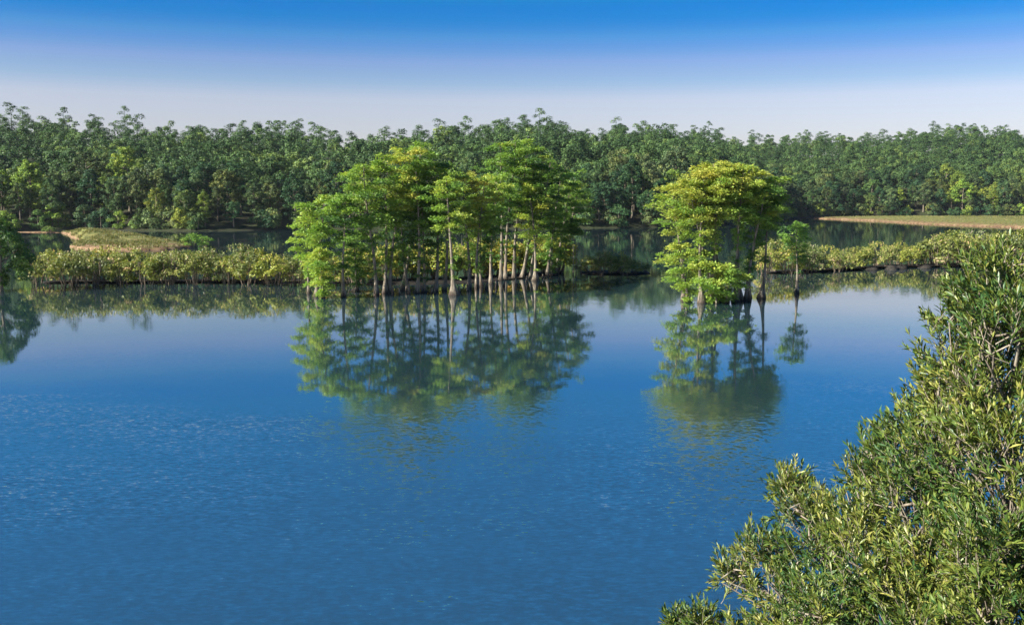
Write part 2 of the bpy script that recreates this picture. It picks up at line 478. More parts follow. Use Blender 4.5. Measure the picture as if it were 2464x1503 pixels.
M_GRASS = leaf_mat('dry_grass', [(0.0, (0.05, 0.075, 0.018)), (0.5, (0.11, 0.12, 0.03)), (1.0, (0.22, 0.17, 0.07))], transl=.2, jit=.02)
bank_grass(BANK1, 5200, 61, 'short dry grass on the sandy point')
bank_grass(BANK2, 4200, 62, 'sparse dry grass on the long sand bar')

# ------------------------------------------------------------------ leaf clump crowns
def puff_crown(rng, b, blobs, leaf, per, tint0=0.5, tj=0.25, flat=0.8, asp=0.75, upb=0.35, nj=0.35):
    """blobs: rows (x, y, z, r); leaves on and just inside each blob, facing outward and up"""
    for (x, y, z, r) in blobs:
        n = max(8, int(per * r * r))
        d = rdirs(rng, n)
        d[:, 2] = np.where(d[:, 2] < -0.45, -d[:, 2], d[:, 2])
        rad = r * (0.42 + 0.66 * rng.random(n) ** .6) * (0.85 + 0.3 * rng.random())
        P = np.array([x, y, z]) + d * rad[:, None] * np.array([1, 1, flat])
        Nn = unit(d + np.array([0, 0, upb]) + nj * rng.normal(size=(n, 3)))
        U = unit(np.cross(Nn, rng.normal(size=(n, 3))))
        s = leaf * (0.7 + 0.6 * rng.random(n))
        bt = tint0 + tj * 0.6 * rng.normal()
        b.kites(P, U, Nn, s, s * asp, np.clip(bt + tj * 0.5 * rng.normal(size=n), 0, 1))

def crown_blobs(rng, h, z0, R, n, rb, col=1.0):
    """sub-clumps spread through an egg-shaped crown between heights z0 and h, more of them outside than inside"""
    d = rdirs(rng, n)
    rr = 0.45 + 0.55 * rng.random(n) ** 0.5
    zc, rz = (h + z0) / 2, (h - z0) / 2
    k = rr[:, None] * d
    wid = R * (1 - 0.25 * k[:, 2]) * (0.85 + 0.3 * rng.random(n))
    B = np.column_stack([k[:, 0] * wid, k[:, 1] * wid, zc + k[:, 2] * rz * 0.92])
    return np.column_stack([B, rb * (0.65 + 0.7 * rng.random(n))])

def simple_trunk(rng, h, r0, mat, name='trunk', limbs=4, z_l=0.4, reach=1.5):
    b = MB()
    t = np.linspace(0, 1, 7)
    path = np.column_stack([0.03 * h * np.sin(t * 4 + rng.random() * 6) * t, 0.03 * h * np.sin(t * 3 + rng.random() * 6) * t, -0.4 + t * (h + .4)])
    b.tube(path, r0 * (1.25 - 1.05 * t), 7)
    for k in range(limbs):
        z = h * (z_l + (0.85 - z_l) * (k + .5) / limbs)
        a = k * 2.4 + rng.random()
        p0 = np.array([0, 0, z]); d = np.array([math.cos(a), math.sin(a), .7])
        L_ = reach * (1 - .4 * k / limbs)
        b.tube(np.array([p0, p0 + d * L_ * .5, p0 + d * L_ + np.array([0, 0, .15 * L_])]), np.array([.45, .3, .12]) * r0, 5)
    return b.mesh(name, mat, True)

# ---- the wood on the far shore: a few kinds of tree, each planted many times
WOOD = []          # (trunk mesh, crown mesh, height)
for k in range(9):
    rng = np.random.default_rng(100 + k)
    h = [9.5, 11, 12.5, 10, 13, 8.5, 11.5, 12, 10.5][k]
    R = [2.6, 3.0, 2.5, 3.3, 2.8, 2.9, 2.1, 3.2, 2.3][k]
    b = MB()
    z0 = [1.2, 2.2, 1.5, 1.8, 2.8, .8, 1.0, 2.5, 1.2][k]
    bl = crown_blobs(rng, h, z0, R, int(80 + 10 * (k % 3)), 0.62)
    puff_crown(rng, b, bl, 0.27, 185, 0.5, 0.30, flat=.85)
    WOOD.append((simple_trunk(rng, h * .85, .2, M_BARK, reach=R * .7), b.mesh('crown', M_WOOD), h))
PINES = []
for k in range(4):
    rng = np.random.default_rng(200 + k)
    h = [13.5, 12.5, 14.5, 13][k]
    b = MB()
    n = 34
    z = h * (0.40 + 0.60 * (np.arange(n) + .5) / n)
    w = 2.7 * np.sin(np.clip((h - z) / (h * .6), 0.12, 1) * 2.3 + .35)
    a = np.arange(n) * 2.4 + rng.random(n)
    bl = np.column_stack([np.cos(a) * w * .75, np.sin(a) * w * .75, z, .65 + .4 * rng.random(n)])
    bl = np.concatenate([bl, [[0, 0, h - .4, .5], [.2, 0, h - 1.2, .7], [0, .2, h - 2.2, .8]]])
    puff_crown(rng, b, bl, 0.34, 120, 0.45, 0.22, flat=.75, asp=.5, nj=.7)
    PINES.append((simple_trunk(rng, h * .96, .2, M_BARK, limbs=6, z_l=.55, reach=1.6), b.mesh('crown', M_PINE), h))
EDGE = []
for k in range(4):
    rng = np.random.default_rng(300 + k)
    b = MB()
    bl = crown_blobs(rng, 3.2 + .5 * k, -0.1, 2.0 + .2 * (k % 2), 18, 0.85)
    puff_crown(rng, b, bl, 0.30, 130, 0.55, 0.28)
    WH = 3.2 + .5 * k
    EDGE.append((simple_trunk(rng, WH * .8, .09, M_BARK, limbs=3, reach=1.2), b.mesh('crown', M_WOOD), WH))

rng = np.random.default_rng(7)
def xrange_at(y, pad):
    w = y * (DW / 2) / F
    return -w - pad, w + pad
cand = []
s = 3.2
while s < 185:
    step = 4.6 + 0.022 * s
    x = -175 + rng.random() * step
    while x < 300:
        xx = x + (rng.random() - .5) * step * .75
        yy = float(shore_y(xx)) + s + (rng.random() - .5) * step * .8
        a0, a1 = xrange_at(yy, 9)
        if a0 < xx < a1 and yy < 560 and rng.random() > .10 and yy > float(shore_y(xx)) + 1.5:
            cand.append((xx, yy, s))
        x += step
    s += step * 0.92
plan = []
for (x, y, s) in cand:
    z = float(ground_z(x, y))
    p_pine = 0.0 if s < 22 else 0.05 if s < 55 else min(.6, .15 + (s - 55) / 100)
    if s > 118: p_pine = .6
    kind = 'pine' if rng.random() < p_pine else 'broad'
    size = (0.70 + 0.55 * rng.random() ** 1.5) * (0.82 if s < 8 else 1.0)
    if kind == 'pine': size *= 0.82 + .2 * rng.random()
    if rng.random() < .07: size *= 1.14
    k = int(rng.integers(0, len(PINES) if kind == 'pine' else len(WOOD)))
    # patches of paler and darker stands; lit groups and shadowy gaps put into leaf colour
    patch = math.sin(x * .11 + 1.3) * math.sin(y * .09 + x * .03) + .5 * rng.normal()
    plan.append((x, y, z, s, kind, k, size, patch))

def wood_colour(rng, patch, kind):
    if kind == 'pine':
        return (0.95 + .15 * rng.random(), 1.0, 1.0 + .25 * rng.random(), 1)
    if patch > 0.6: return (1.75 + .4 * rng.random(), 1.5 + .3 * rng.random(), .95, 1)
    if patch < -0.5: return (0.42, 0.58, 0.72 + .2 * rng.random(), 1)
    g_ = .6 + .5 * rng.random()
    return (g_ * (0.85 + .35 * rng.random()), g_ * (0.92 + .12 * rng.random()), g_ * (0.9 + .45 * rng.random()), 1)

def behind_what(x, y):
    u = DW / 2 + F * x / y
    return 'behind the dark end tree' if u < 110 else 'behind the sandy point' if u < 480 else 'behind the long shrub belt' if u < 700 else 'behind the larger cypress stand' if u < 1400 else \
        'behind the shrub islet' if u < 1575 else 'behind the smaller cypress stand' if u < 1880 else 'behind the long sand bar'
near_trees = sorted([p for p in plan], key=lambda p: p[3] + (0 if abs(p[0]) < p[1] * .53 else 40))
single, rest = near_trees[:285], near_trees[285:]
for (x, y, z, s, kind, k, size, patch) in single:
    tm_, cm_, hh = (PINES if kind == 'pine' else WOOD)[k]
    col = wood_colour(rng, patch, kind)
    r = obj('pine_tree' if kind == 'pine' else 'broadleaf_tree', None, None, (x, y, z - .1), rng.random() * 6.28, (size * (.9 + .25 * rng.random()), size * (.9 + .25 * rng.random()), size))
    look = 'dark bare-trunked pine' if kind == 'pine' else 'pale yellow-green broadleaf tree' if col[0] > 1.4 else 'dark blue-green broadleaf tree' if col[0] < .6 else 'mid green broadleaf tree'
    where = 'at the far waterline' if s < 7 else 'low on the far slope' if s < 25 else 'midway up the far slope' if s < 48 else 'high on the far slope'
    beh = behind_what(x, y)
    tag(r, look + ' ' + where + ', ' + beh, 'tree', look + ' ' + where + ' ' + beh)
    obj('trunk', tm_, r)
    c = obj('crown', cm_, r); c.color = col

# the farther trees run together into one mass of crowns
b = MB()
rs = np.random.default_rng(11)
for (x, y, z, s, kind, k, size, patch) in rest:
    h = ((PINES if kind == 'pine' else WOOD)[k][2]) * size
    sub = MB()
    if kind == 'pine':
        n = 11; zz = h * (0.4 + 0.6 * (np.arange(n) + .5) / n)
        w = 2.2 * np.sin(np.clip((h - zz) / (h * .5), .12, 1) * 2.3 + .35); a = np.arange(n) * 2.4 + rs.random() * 6
        bl = np.column_stack([np.cos(a) * w * .7, np.sin(a) * w * .7, zz, .95 + .5 * rs.random(n)])
        bl = np.concatenate([bl, [[0, 0, h - .3, .7]]])
        puff_crown(rs, sub, bl, .44, 60, max(.08, .24 + .12 * rs.normal()), .2, flat=.7, asp=.5)
        b_t = np.array([[0, 0, -.4], [0, 0, h * .5], [0, 0, h * .95]])
        sub.tube(b_t, np.array([.2, .15, .05]), 5, tint=0.1)
    else:
        bl = crown_blobs(rs, h, h * .3, 3.0 * size, 20, 1.1)
        puff_crown(rs, sub, bl, .44, 60, np.clip(.36 + .28 * patch, .05, .9), .22)
    for V, Q, T in zip(sub.V, sub.Q, sub.T):
        b.V.append(V + np.array([x, y, z])); b.T.append(T)
    for Q in sub.Q: b.Q.append(Q + b.n)
    b.n += sub.n
o = obj('distant_wood', b.mesh('distant_wood', M_WOOD))
tag(o, 'mass of farther tree crowns running up to the ridge line', 'wood'); o['kind'] = 'stuff'

# shrubs along the far waterline
for x in np.arange(-118, 190, 2.7):
    xx = x + rng.normal() * 1.2
    yy = float(shore_y(xx)) + 0.6 + rng.random() * 1.6
    a0, a1 = xrange_at(yy, 5)
    if not (a0 < xx < a1) or rng.random() < .12: continue
    tm_, cm_, hh = EDGE[int(rng.integers(0, 4))]
    r = obj('waterside_shrub', None, None, (xx, yy, .15), rng.random() * 6.28, .7 + .5 * rng.random())
    bh = behind_what(xx, yy)
    tag(r, 'low green shrub along the far waterline, ' + bh, 'shrub', 'shrubs along the far waterline ' + bh)
    obj('stem', tm_, r); c = obj('crown', cm_, r); c.color = wood_colour(rng, rng.normal() * .7, 'broad')

# ------------------------------------------------------------------ shrub belts standing in the lake
BUSH = []
for k in range(6):
    rg = np.random.default_rng(400 + k)
    h = 1.9 + .12 * (k % 3); R = 1.15 + .1 * (k % 2)
    n = 24
    a = rg.random(n) * 6.28; rr = R * np.sqrt(rg.random(n)) * .85
    zt = h * (1 - .45 * (rr / R) ** 2) - .3
    z = zt - rg.random(n) ** 2 * (h * .62)
    bl = np.column_stack([np.cos(a) * rr, np.sin(a) * rr, np.maximum(z, .42), .24 + .2 * rg.random(n)])
    b = MB()
    puff_crown(rg, b, bl, 0.15, 560, 0.45, 0.34, flat=.8, asp=.6, upb=.5)
    # loose sprays sticking out of the top
    m = 40
    a = rg.random(m) * 6.28; rr = R * np.sqrt(rg.random(m)) * .9
    for q_ in range(m):
        zt = h * (1 - .45 * (rr[q_] / R) ** 2) - .1
        n2 = 9
        P = np.array([math.cos(a[q_]) * rr[q_], math.sin(a[q_]) * rr[q_], zt]) + np.column_stack([rg.normal(size=(n2, 2)) * .05, np.linspace(-.1, .22, n2)])
        U = unit(rg.normal(size=(n2, 3)) + np.array([0, 0, .7])); Nn = unit(np.cross(U, rg.normal(size=(n2, 3))))
        b.kites(P, U, Nn, .14, .06, np.clip(.6 + .25 * rg.normal(size=n2), 0, 1))
    cm_ = b.mesh('crown', M_BUSH)
    st = MB()
    for q_ in range(11):
        a_ = rg.random() * 6.28; r_ = R * .3 * rg.random(); d_ = np.array([math.cos(a_), math.sin(a_), 0])
        st.tube(np.array([d_ * r_ + [0, 0, -.35], d_ * (r_ + .2) + [0, 0, .4], d_ * (r_ + .55 * rg.random() + .15) + [0, 0, h * .75]]), np.array([.035, .028, .012]), 5)
    BUSH.append((st.mesh('stem', M_STEM, True), cm_, h))

ONES = 'first second third fourth fifth sixth seventh eighth ninth tenth eleventh twelfth thirteenth fourteenth fifteenth sixteenth seventeenth eighteenth nineteenth'.split()
def nth(i):
    return ONES[i] if i < 19 else ['twentieth', 'thirtieth'][(i - 19) // 10] if (i + 1) % 10 == 0 else ['twenty', 'thirty'][(i - 19) // 10] + '-' + ONES[i % 10]
def bush(x, y, hpx, label, group, col=None, seed=0, wide=1.0):
    rg = np.random.default_rng(int(x * 7 + y) + seed)
    p = px(x, y)
    tm_, cm_, h = BUSH[int(rg.integers(0, len(BUSH)))]
    want = hpx * p[1] / F
    s = want / h
    w = s * (.9 + .3 * rg.random()) * wide
    r = obj('shrub', None, None, (p[0], p[1], 0), rg.random() * 6.28, (w, w * 1.05, s))
    tag(r, label, 'shrub', group)
    obj('stem', tm_, r); c = obj('crown', cm_, r)
    if col is None:
        v = rg.random()
        col = (0.55 + .5 * v, .65 + .4 * v, .6 + .6 * rg.random(), 1)
    c.color = col
    return r

LB = 'olive green shrub in the long belt, '
for i, x in enumerate(np.arange(100, 880, 31)):
    rg = np.random.default_rng(int(x))
    bush(x + rg.normal() * 7, 686 - 3 * rg.random() - (9 if i % 2 else 0), 62 + 24 * rg.random() - (6 if 650 < x else 0), LB + nth(i) + ' from the dark broadleaf tree', 'shrubs in the long belt')
for i, x in enumerate(np.arange(870, 1365, 36)):
    rg = np.random.default_rng(int(x) + 5)
    bush(x + rg.normal() * 6, 683 - 24 * (x - 870) / 490 - 5 * rg.random(), 74 + 22 * rg.random(), 'yellow-green shrub among the trunks of the larger cypress stand, ' + nth(i) + ' counted from the long belt', 'shrubs among the larger stand', col=(.8 + .35 * rg.random(), 1.0, .6, 1))
for i, (x, y, hp) in enumerate([(1395, 657, 24), (1418, 659, 44), (1447, 661, 56), (1478, 660, 58), (1500, 661, 44), (1527, 659, 32), (1552, 657, 26)]):
    bush(x, y, hp, 'olive shrub on the small islet between the stands, ' + nth(i) + ' from the slender saplings', 'shrubs on the small islet')
RB = 'olive shrub in the belt behind the lone cypress, '
for i, x in enumerate(np.arange(1835, 2620, 30)):
    rg = np.random.default_rng(int(x) + 9)
    base = np.interp(x, [1830, 1900, 2100, 2300, 2600], [662, 660, 648, 641, 640])
    hp = np.interp(x, [1830, 1880, 1960, 2050, 2100, 2200, 2260, 2320, 2600], [62, 78, 58, 48, 60, 50, 72, 76, 72])
    bush(x + rg.normal() * 6, base - 4 * rg.random() - (7 if i % 2 else 0), hp * (.92 + .16 * rg.random()), RB + nth(i) + ' from the smaller stand', 'shrubs in the belt behind the lone cypress')
# green shrub at the tip of the sandy point
bush(470, 595, 33, 'bright green low shrub at the tip of the sandy grass point', None, col=(.55, 1.0, .5, 1), wide=1.5)
bush(495, 592, 24, 'small bright green shrub trailing into the water off the sandy point', None, col=(.5, .95, .5, 1), wide=1.4)
bush(118, 560, 16, 'small pale green shrub on the thin neck of the sandy point', None, col=(.6, .9, .8, 1), wide=1.4)

def islet(pts_front, pts_back, height, seed):
    P = [px(*p) for p in pts_front] + [px(*p) for p in pts_back[::-1]]
    c = np.mean(P, 0)
    return mound('islet', P, c, height, M_PEAT, rings=((1.0, -0.4), (0.97, .35), (.9, .8), (.6, 1.0), (.05, .95)), seed=seed, rough=.3)
islet([(95, 682), (180, 680), (250, 682), (330, 679), (420, 681), (520, 679), (600, 681), (690, 678), (760, 680), (870, 679)], [(90, 677), (250, 675), (420, 675), (600, 674), (760, 674), (880, 672)], .1, 21)
islet([(880, 686), (1000, 686), (1120, 683), (1230, 674), (1345, 664)], [(880, 672), (1000, 671), (1120, 669), (1230, 660), (1350, 650)], .07, 22)
islet([(1395, 660), (1450, 661), (1510, 661), (1565, 659)], [(1390, 654), (1450, 653), (1510, 653), (1560, 654)], .14, 23)
islet([(1840, 659), (1900, 656), (1950, 656), (2000, 650), (2050, 648), (2100, 646), (2150, 642), (2200, 643), (2320, 640), (2620, 639)], [(1830, 655), (1900, 652), (2000, 646), (2100, 640), (2200, 637), (2320, 634), (2620, 632)], .12, 24)

# dark boulders at the foot of the belt behind the lone cypress
def rock_mesh(seed):
    rg = np.random.default_rng(seed)
    b = MB(); n, m = 9, 6
    V = []
    ph = rg.random(4) * 6
    for i in range(m):
        v = i / (m - 1) * math.pi * .5
        for j in range(n):
            u = j / n * 2 * math.pi
            r = 1 + .16 * math.sin(2 * u + ph[0]) + .12 * math.sin(3 * u + ph[1] + v * 2) + .13 * rg.normal()
            V.append((math.cos(u) * math.cos(v) * r, math.sin(u) * math.cos(v) * r * .8, math.sin(v) * r * .6 - .1))
    i = np.arange(m - 1)[:, None] * n; j = np.arange(n)[None]; j2 = (j + 1) % n
    b.add(np.array(V), np.stack([i + j, i + j2, i + n + j2, i + n + j], -1).reshape(-1, 4))
    return b.mesh('rock', M_ROCK)
M_ROCK = noise_mat('dark_rock', [(.3, (.008, .007, .006)), (.7, (.03, .027, .023))], scale=3, bump=.6)
ROCKS = [rock_mesh(k) for k in range(3)]
for i, (x, y, w) in enumerate([(2096, 650, 17), (2146, 648, 23), (2168, 647, 15), (2226, 645, 20), (2275, 643, 13)]):
    p = px(x, y)
    o = obj('boulder', ROCKS[i % 3], None, (p[0], p[1], 0), i * 1.7, (w * p[1] / F, w * p[1] / F, w * p[1] / F * (.6 + .25 * (i % 3))))
    tag(o, 'dark boulder at the waterline under the belt behind the lone cypress', 'rock', 'boulders under the shrub belt')

# ------------------------------------------------------------------ cypresses
def cypress(bx, by, tx, ty, cb, rw, tint, label, group=None, name='cypress_tree', flare=1.8, dens=1.0, thick=1.0, low=0.35, seed=None, flatness=1.0):
    rg = np.random.default_rng(int(bx * 13 + by * 7) if seed is None else seed)
    base = px(bx, by); Y = base[1]; m = Y / F
    top = at(tx, ty, Y) - base; h = top[2]
    zc = max((by - cb) * m + (.045 * h if h > 5 else 0), .3)
    R = rw * m
    root = obj(name, None, None, tuple(base))
    tag(root, label, 'tree', group)
    t = np.linspace(0, 1, 15) ** 1.25
    bend = 0.018 * h * np.sin(t * math.pi * (1 + rg.random()))
    ab = rg.random() * 6.28
    path = np.column_stack([top[0] * t + bend * math.cos(ab), bend * math.sin(ab), -0.5 + t * (h + .45)])
    r0 = (0.058 + 0.007 * h) * thick
    z = path[:, 2]
    fl = 1 + (flare - 1) * np.exp(-np.maximum(z, 0) / 0.34)
    rad = r0 * (1.02 - .86 * t) * fl
    tb = MB()
    tb.tube(path, rad, 12, flute=(5, .26 * np.exp(-np.maximum(z, 0) / .55)), seed=rg.random() * 6)
    obj('trunk', tb.mesh('trunk', M_BARK_C, True), root)
    def axis(zz):
        return np.array([np.interp(zz, z, path[:, 0]), np.interp(zz, z, path[:, 1]), zz])
    leaves = MB()
    def tuft(c, r, n, tt, out):
        n = max(4, int(n * dens * 1.45))
        q = rg.normal(size=(n, 3)) * np.array([.48, .48, .20]) * r
        q[:, 2] -= 0.22 * (q[:, 0] ** 2 + q[:, 1] ** 2) / max(r, .05)
        U = unit(np.column_stack([q[:, :2], np.zeros(n)]) + 0.4 * r * np.array([out[0], out[1], -.15]) + rg.normal(size=(n, 3)) * .28 * r)
        Nn = unit(np.array([0, 0, 1.0]) + rg.normal(size=(n, 3)) * .6)
        Nn = unit(Nn - U * np.sum(Nn * U, 1, keepdims=True))
        s = .15 * (.5 + 1.0 * rg.random(n))
        leaves.kites(c + q, U, Nn, s, s * .42, np.clip(tt + .10 * rg.normal(size=n), 0, 1))
    nl = int(9 + 1.5 * (h - zc)) + 2
    for k in range(nl):
        f = (k + .5 * rg.random()) / nl
        zz = zc + (h * .985 - zc) * f
        a = k * 2.39996 + rg.normal() * .35
        prof = (0.50 + 0.58 * math.sin(min(1, f * 1.15) * math.pi * .62)) if f < .8 else (1.05 - 2.2 * (f - .8) * flatness)
        Ln = R * prof * (.72 + .45 * rg.random())
        up = 0.30 - .18 * f + .12 * rg.normal()
        d = np.array([math.cos(a), math.sin(a), up])
        p0 = axis(max(zz - .25 * Ln * up, .3))
        p1 = p0 + d * Ln * .5 + np.array([0, 0, .04 * Ln])
        p2 = p0 + d * Ln * .95 + np.array([0, 0, -.06 * Ln])
        lb = MB()
        rl = max(.010, r0 * .30 * (1 - .55 * f))
        lb.tube(np.array([p0, (p0 + p1) / 2 + [0, 0, .02], p1, p2]), np.array([1, .8, .6, .25]) * rl, 5)
        obj('limb', lb.mesh('limb', M_BARK_C, True), root)
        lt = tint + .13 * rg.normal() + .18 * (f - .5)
        nt_ = int(2.5 + Ln * 2.9)
        side = np.array([-d[1], d[0], 0])
        for q_ in range(nt_):
            g = .28 + .74 * (q_ + rg.random()) / nt_
            c = (p0 * (1 - g) + p2 * g) + np.array([0, 0, .16 * Ln * g * (1 - g)])
            c = c + side * rg.normal() * .22 * Ln * (.5 + g * .6) + np.array([0, 0, rg.normal() * .05])
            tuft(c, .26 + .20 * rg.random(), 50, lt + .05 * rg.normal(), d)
    for q_ in range(5):     # leafy top
        c = axis(h * (.955 + .045 * rg.random())) + np.array([*(rg.normal(size=2) * R * .22), .04])
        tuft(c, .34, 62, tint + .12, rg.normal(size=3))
    nlow = int(low * 16)
    for q_ in range(nlow):  # shoots along the bole
        zz = zc * (.25 + .75 * rg.random())
        a = rg.random() * 6.28
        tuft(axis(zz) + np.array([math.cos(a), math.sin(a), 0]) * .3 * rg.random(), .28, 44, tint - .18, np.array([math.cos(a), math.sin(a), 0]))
    obj('crown', leaves.mesh('crown', M_CYP), root)
    return root

G1 = 'cypresses in the larger stand'
LA = 'tall green cypress in the larger stand'
LY = 'yellow-topped cypress in the larger stand'
LS = 'short bushy cypress in the larger stand'
big = [  # base x, base y, top x, top y, crown bottom, half width, tint
    (757, 713, 782, 474, 600, 66, .45, LA), (744, 706, 742, 528, 632, 46, .55, LA), (776, 717, 772, 600, 694, 34, .6, LS), (829, 714, 826, 468, 600, 62, .28, LA),
    (860, 700, 850, 560, 660, 46, .25, LS), (906, 709, 876, 398, 590, 66, .35, LA), (924, 705, 925, 372, 560, 76, .45, LA), (938, 704, 970, 358, 540, 74, .66, LY),
    (962, 699, 1018, 343, 545, 66, .32, LA), (1002, 705, 1005, 380, 570, 62, .25, LA), (1046, 701, 1050, 385, 560, 62, .30, LA), (1066, 698, 1082, 398, 555, 56, .38, LA),
    (1126, 693, 1118, 416, 560, 64, .75, LY), (1147, 691, 1162, 424, 560, 54, .72, LY), (1182, 683, 1192, 420, 570, 54, .34, LA),
    (1204, 675, 1203, 346, 540, 62, .22, LA), (1216, 673, 1236, 338, 530, 64, .26, LA), (1236, 671, 1266, 337, 520, 60, .40, LA), (1252, 669, 1296, 356, 540, 56, .20, LA),
    (1274, 672, 1322, 388, 560, 56, .22, LA), (1312, 665, 1352, 408, 560, 58, .30, LA), (1332, 661, 1374, 436, 585, 50, .30, LA), (1346, 657, 1392, 462, 570, 44, .28, LA),
    (1020, 702, 1015, 470, 620, 44, .15, LA), (1160, 688, 1150, 500, 630, 48, .2, LA), (985, 702, 960, 480, 620, 46, .18, LA), (1325, 664, 1330, 520, 640, 44, .25, LA)]
for i, (bx, by, tx, ty, cb, rw, ti, lab) in enumerate(sorted(big)):
    cypress(bx, by, tx, ty, cb, rw, ti, lab + ', ' + nth(i) + ' trunk from the long belt', {LA: G1, LY: 'yellowing cypresses in the larger stand', LS: 'short cypresses in the larger stand'}[lab], low=.6)
cypress(1092, 710, 1074, 428, 575, 58, .5, 'cypress with a pale straight trunk and broad flared red-brown base in the larger stand', flare=3.4, thick=1.15)
cypress(1287, 675, 1276, 440, 590, 46, .62, 'cypress with a pale cone-shaped swollen base in the larger stand', flare=3.6)
G2 = 'cypresses in the smaller stand'
LR = 'golden-green cypress in the smaller stand'
for i, (bx, by, tx, ty, cb, rw, ti) in enumerate([(1690, 729, 1688, 408, 560, 72, .74), (1703, 727, 1738, 385, 540, 72, .72),
        (1722, 728, 1655, 432, 590, 62, .7), (1738, 727, 1712, 392, 540, 66, .66),
        (1768, 725, 1788, 400, 540, 74, .56), (1782, 722, 1768, 396, 540, 66, .6)]):
    cypress(bx, by, tx, ty, cb, rw, ti, LR + ', ' + nth(i) + ' beyond the leaning pale trunk', G2, flare=2.8, low=.7)
cypress(1644, 723, 1622, 446, 585, 58, .68, 'cypress with a leaning pale trunk at the edge of the smaller stand', low=.3)
cypress(1792, 722, 1846, 428, 555, 62, .30, 'dark green spreading cypress in the smaller stand', low=.8)
cypress(1802, 717, 1822, 470, 600, 54, .16, 'darkest green cypress in the smaller stand', low=1.0)
cypress(1829, 717, 1856, 448, 560, 46, .25, 'slim cypress with a dark bulbous base beside the smaller stand', flare=3.0, low=.2)
for (bx, by, tx, ty, cb, rw, ti) in [(1655, 726, 1640, 590, 705, 56, .66), (1712, 729, 1705, 632, 716, 54, .58), (1748, 729, 1752, 640, 718, 40, .5)]:
    cypress(bx, by, tx, ty, cb, rw, ti, 'short bushy golden-green cypress at the foot of the smaller stand', 'short cypresses in the smaller stand')
cypress(1916, 706, 1918, 537, 628, 36, .14, 'small lone cypress on a thin trunk standing in open water', low=.1, flare=2.3, dens=.65)
for (bx, tx, ty) in [(1378, 1376, 540), (1386, 1387, 558)]:
    cypress(bx, 662, tx, ty, 556, 16, .2, 'slender bare-stemmed sapling standing in the water beside the larger stand', 'slender saplings', name='sapling', thick=.42, low=0, dens=.5)

# cypress knees round the stands
kb = MB()
tt = np.linspace(0, 1, 6)
kb.tube(np.column_stack([.03 * np.sin(tt * 4), .02 * np.cos(tt * 3), -.3 + tt * .75]), .11 * (1.15 - tt * .85), 8, flute=(4, .2 * (1 - tt)), seed=1)
KNEE = kb.mesh('cypress_knee', M_BARK_C, True)
rk = np.random.default_rng(50)
for i in range(22):
    if i < 15: x = 900 + i * 29 + rk.normal() * 9; y = np.interp(x, [900, 1130, 1340], [712, 704, 670]) - rk.random() * 6
    else: x = 1665 + (i - 15) * 21 + rk.normal() * 6; y = 731 - rk.random() * 8
    p = px(x, y)
    o = obj('cypress_knee', KNEE, None, tuple(p), rk.random() * 6, .7 + .7 * rk.random())
    tag(o, 'woody cypress knee poking out of the water by the ' + ('larger' if i < 15 else 'smaller') + ' stand', 'root', 'knees by the larger stand' if i < 15 else 'knees by the smaller stand')

# ------------------------------------------------------------------ leafy tree at the far end of the long belt
rg = np.random.default_rng(77)
p = px(4, 699); m = p[1] / F
b = MB()
bl = crown_blobs(rg, 172 * m, .1, 80 * m, 110, .40)
puff_crown(rg, b, bl, .17, 620, .5, .35, asp=.55)
r = obj('broadleaf_tree', None, None, tuple(p))
tag(r, 'dense dark green broadleaf tree standing at the end of the long shrub belt', 'tree')
obj('trunk', simple_trunk(rg, 150 * m, .12, M_BARK, limbs=5, reach=1.6), r)
obj('crown', b.mesh('crown', M_DARK), r)

# ------------------------------------------------------------------ the leafy shrub on the near bank
rg = np.random.default_rng(99)
LOBES = [  # photo x, y of the lobe's middle, distance in metres, radius in photo pixels
    (2405, 690, 6.0, 118), (2330, 760, 6.3, 95), (2455, 800, 5.7, 140), (2300, 860, 6.4, 105), (2390, 930, 6.0, 150), (2275, 960, 6.6, 90),
    (2200, 1040, 6.7, 95), (2300, 1090, 6.2, 140), (2440, 1110, 5.6, 170), (2130, 1100, 6.9, 90), (2080, 1140, 7.1, 62), (2200, 1210, 6.4, 130),
    (2060, 1250, 6.8, 105), (1900, 1170, 7.4, 58), (1935, 1240, 7.2, 80), (1960, 1330, 6.9, 105), (1840, 1340, 7.2, 82), (1775, 1385, 7.4, 66),
    (2100, 1380, 6.3, 150), (2280, 1350, 6.0, 170), (2430, 1330, 5.4, 190), (1880, 1450, 6.8, 95), (2000, 1490, 6.3, 140), (2200, 1520, 5.9, 180), (2420, 1540, 5.3, 200),
    (1690, 1500, 7.0, 46), (1630, 1500, 7.2, 36), (1820, 1560, 6.7, 100), (2600, 760, 5.9, 150), (2610, 1000, 5.6, 170), (2650, 1300, 5.5, 200), (2620, 1550, 5.3, 200), (2060, 1680, 6.2, 160), (2300, 1750, 5.8, 200)]
rootp = np.array([at(2330, 1300, 6.4)[0], 6.6, 0.0]); rootp[2] = float(ground_z(rootp[0], rootp[1])) - .1
shrub = obj('leafy_shrub', None, None, tuple(rootp))
tag(shrub, 'large leafy shrub with narrow glossy olive green leaves on the near bank', 'shrub')
LP, LU, LN, LL, LT = [], [], [], [], []
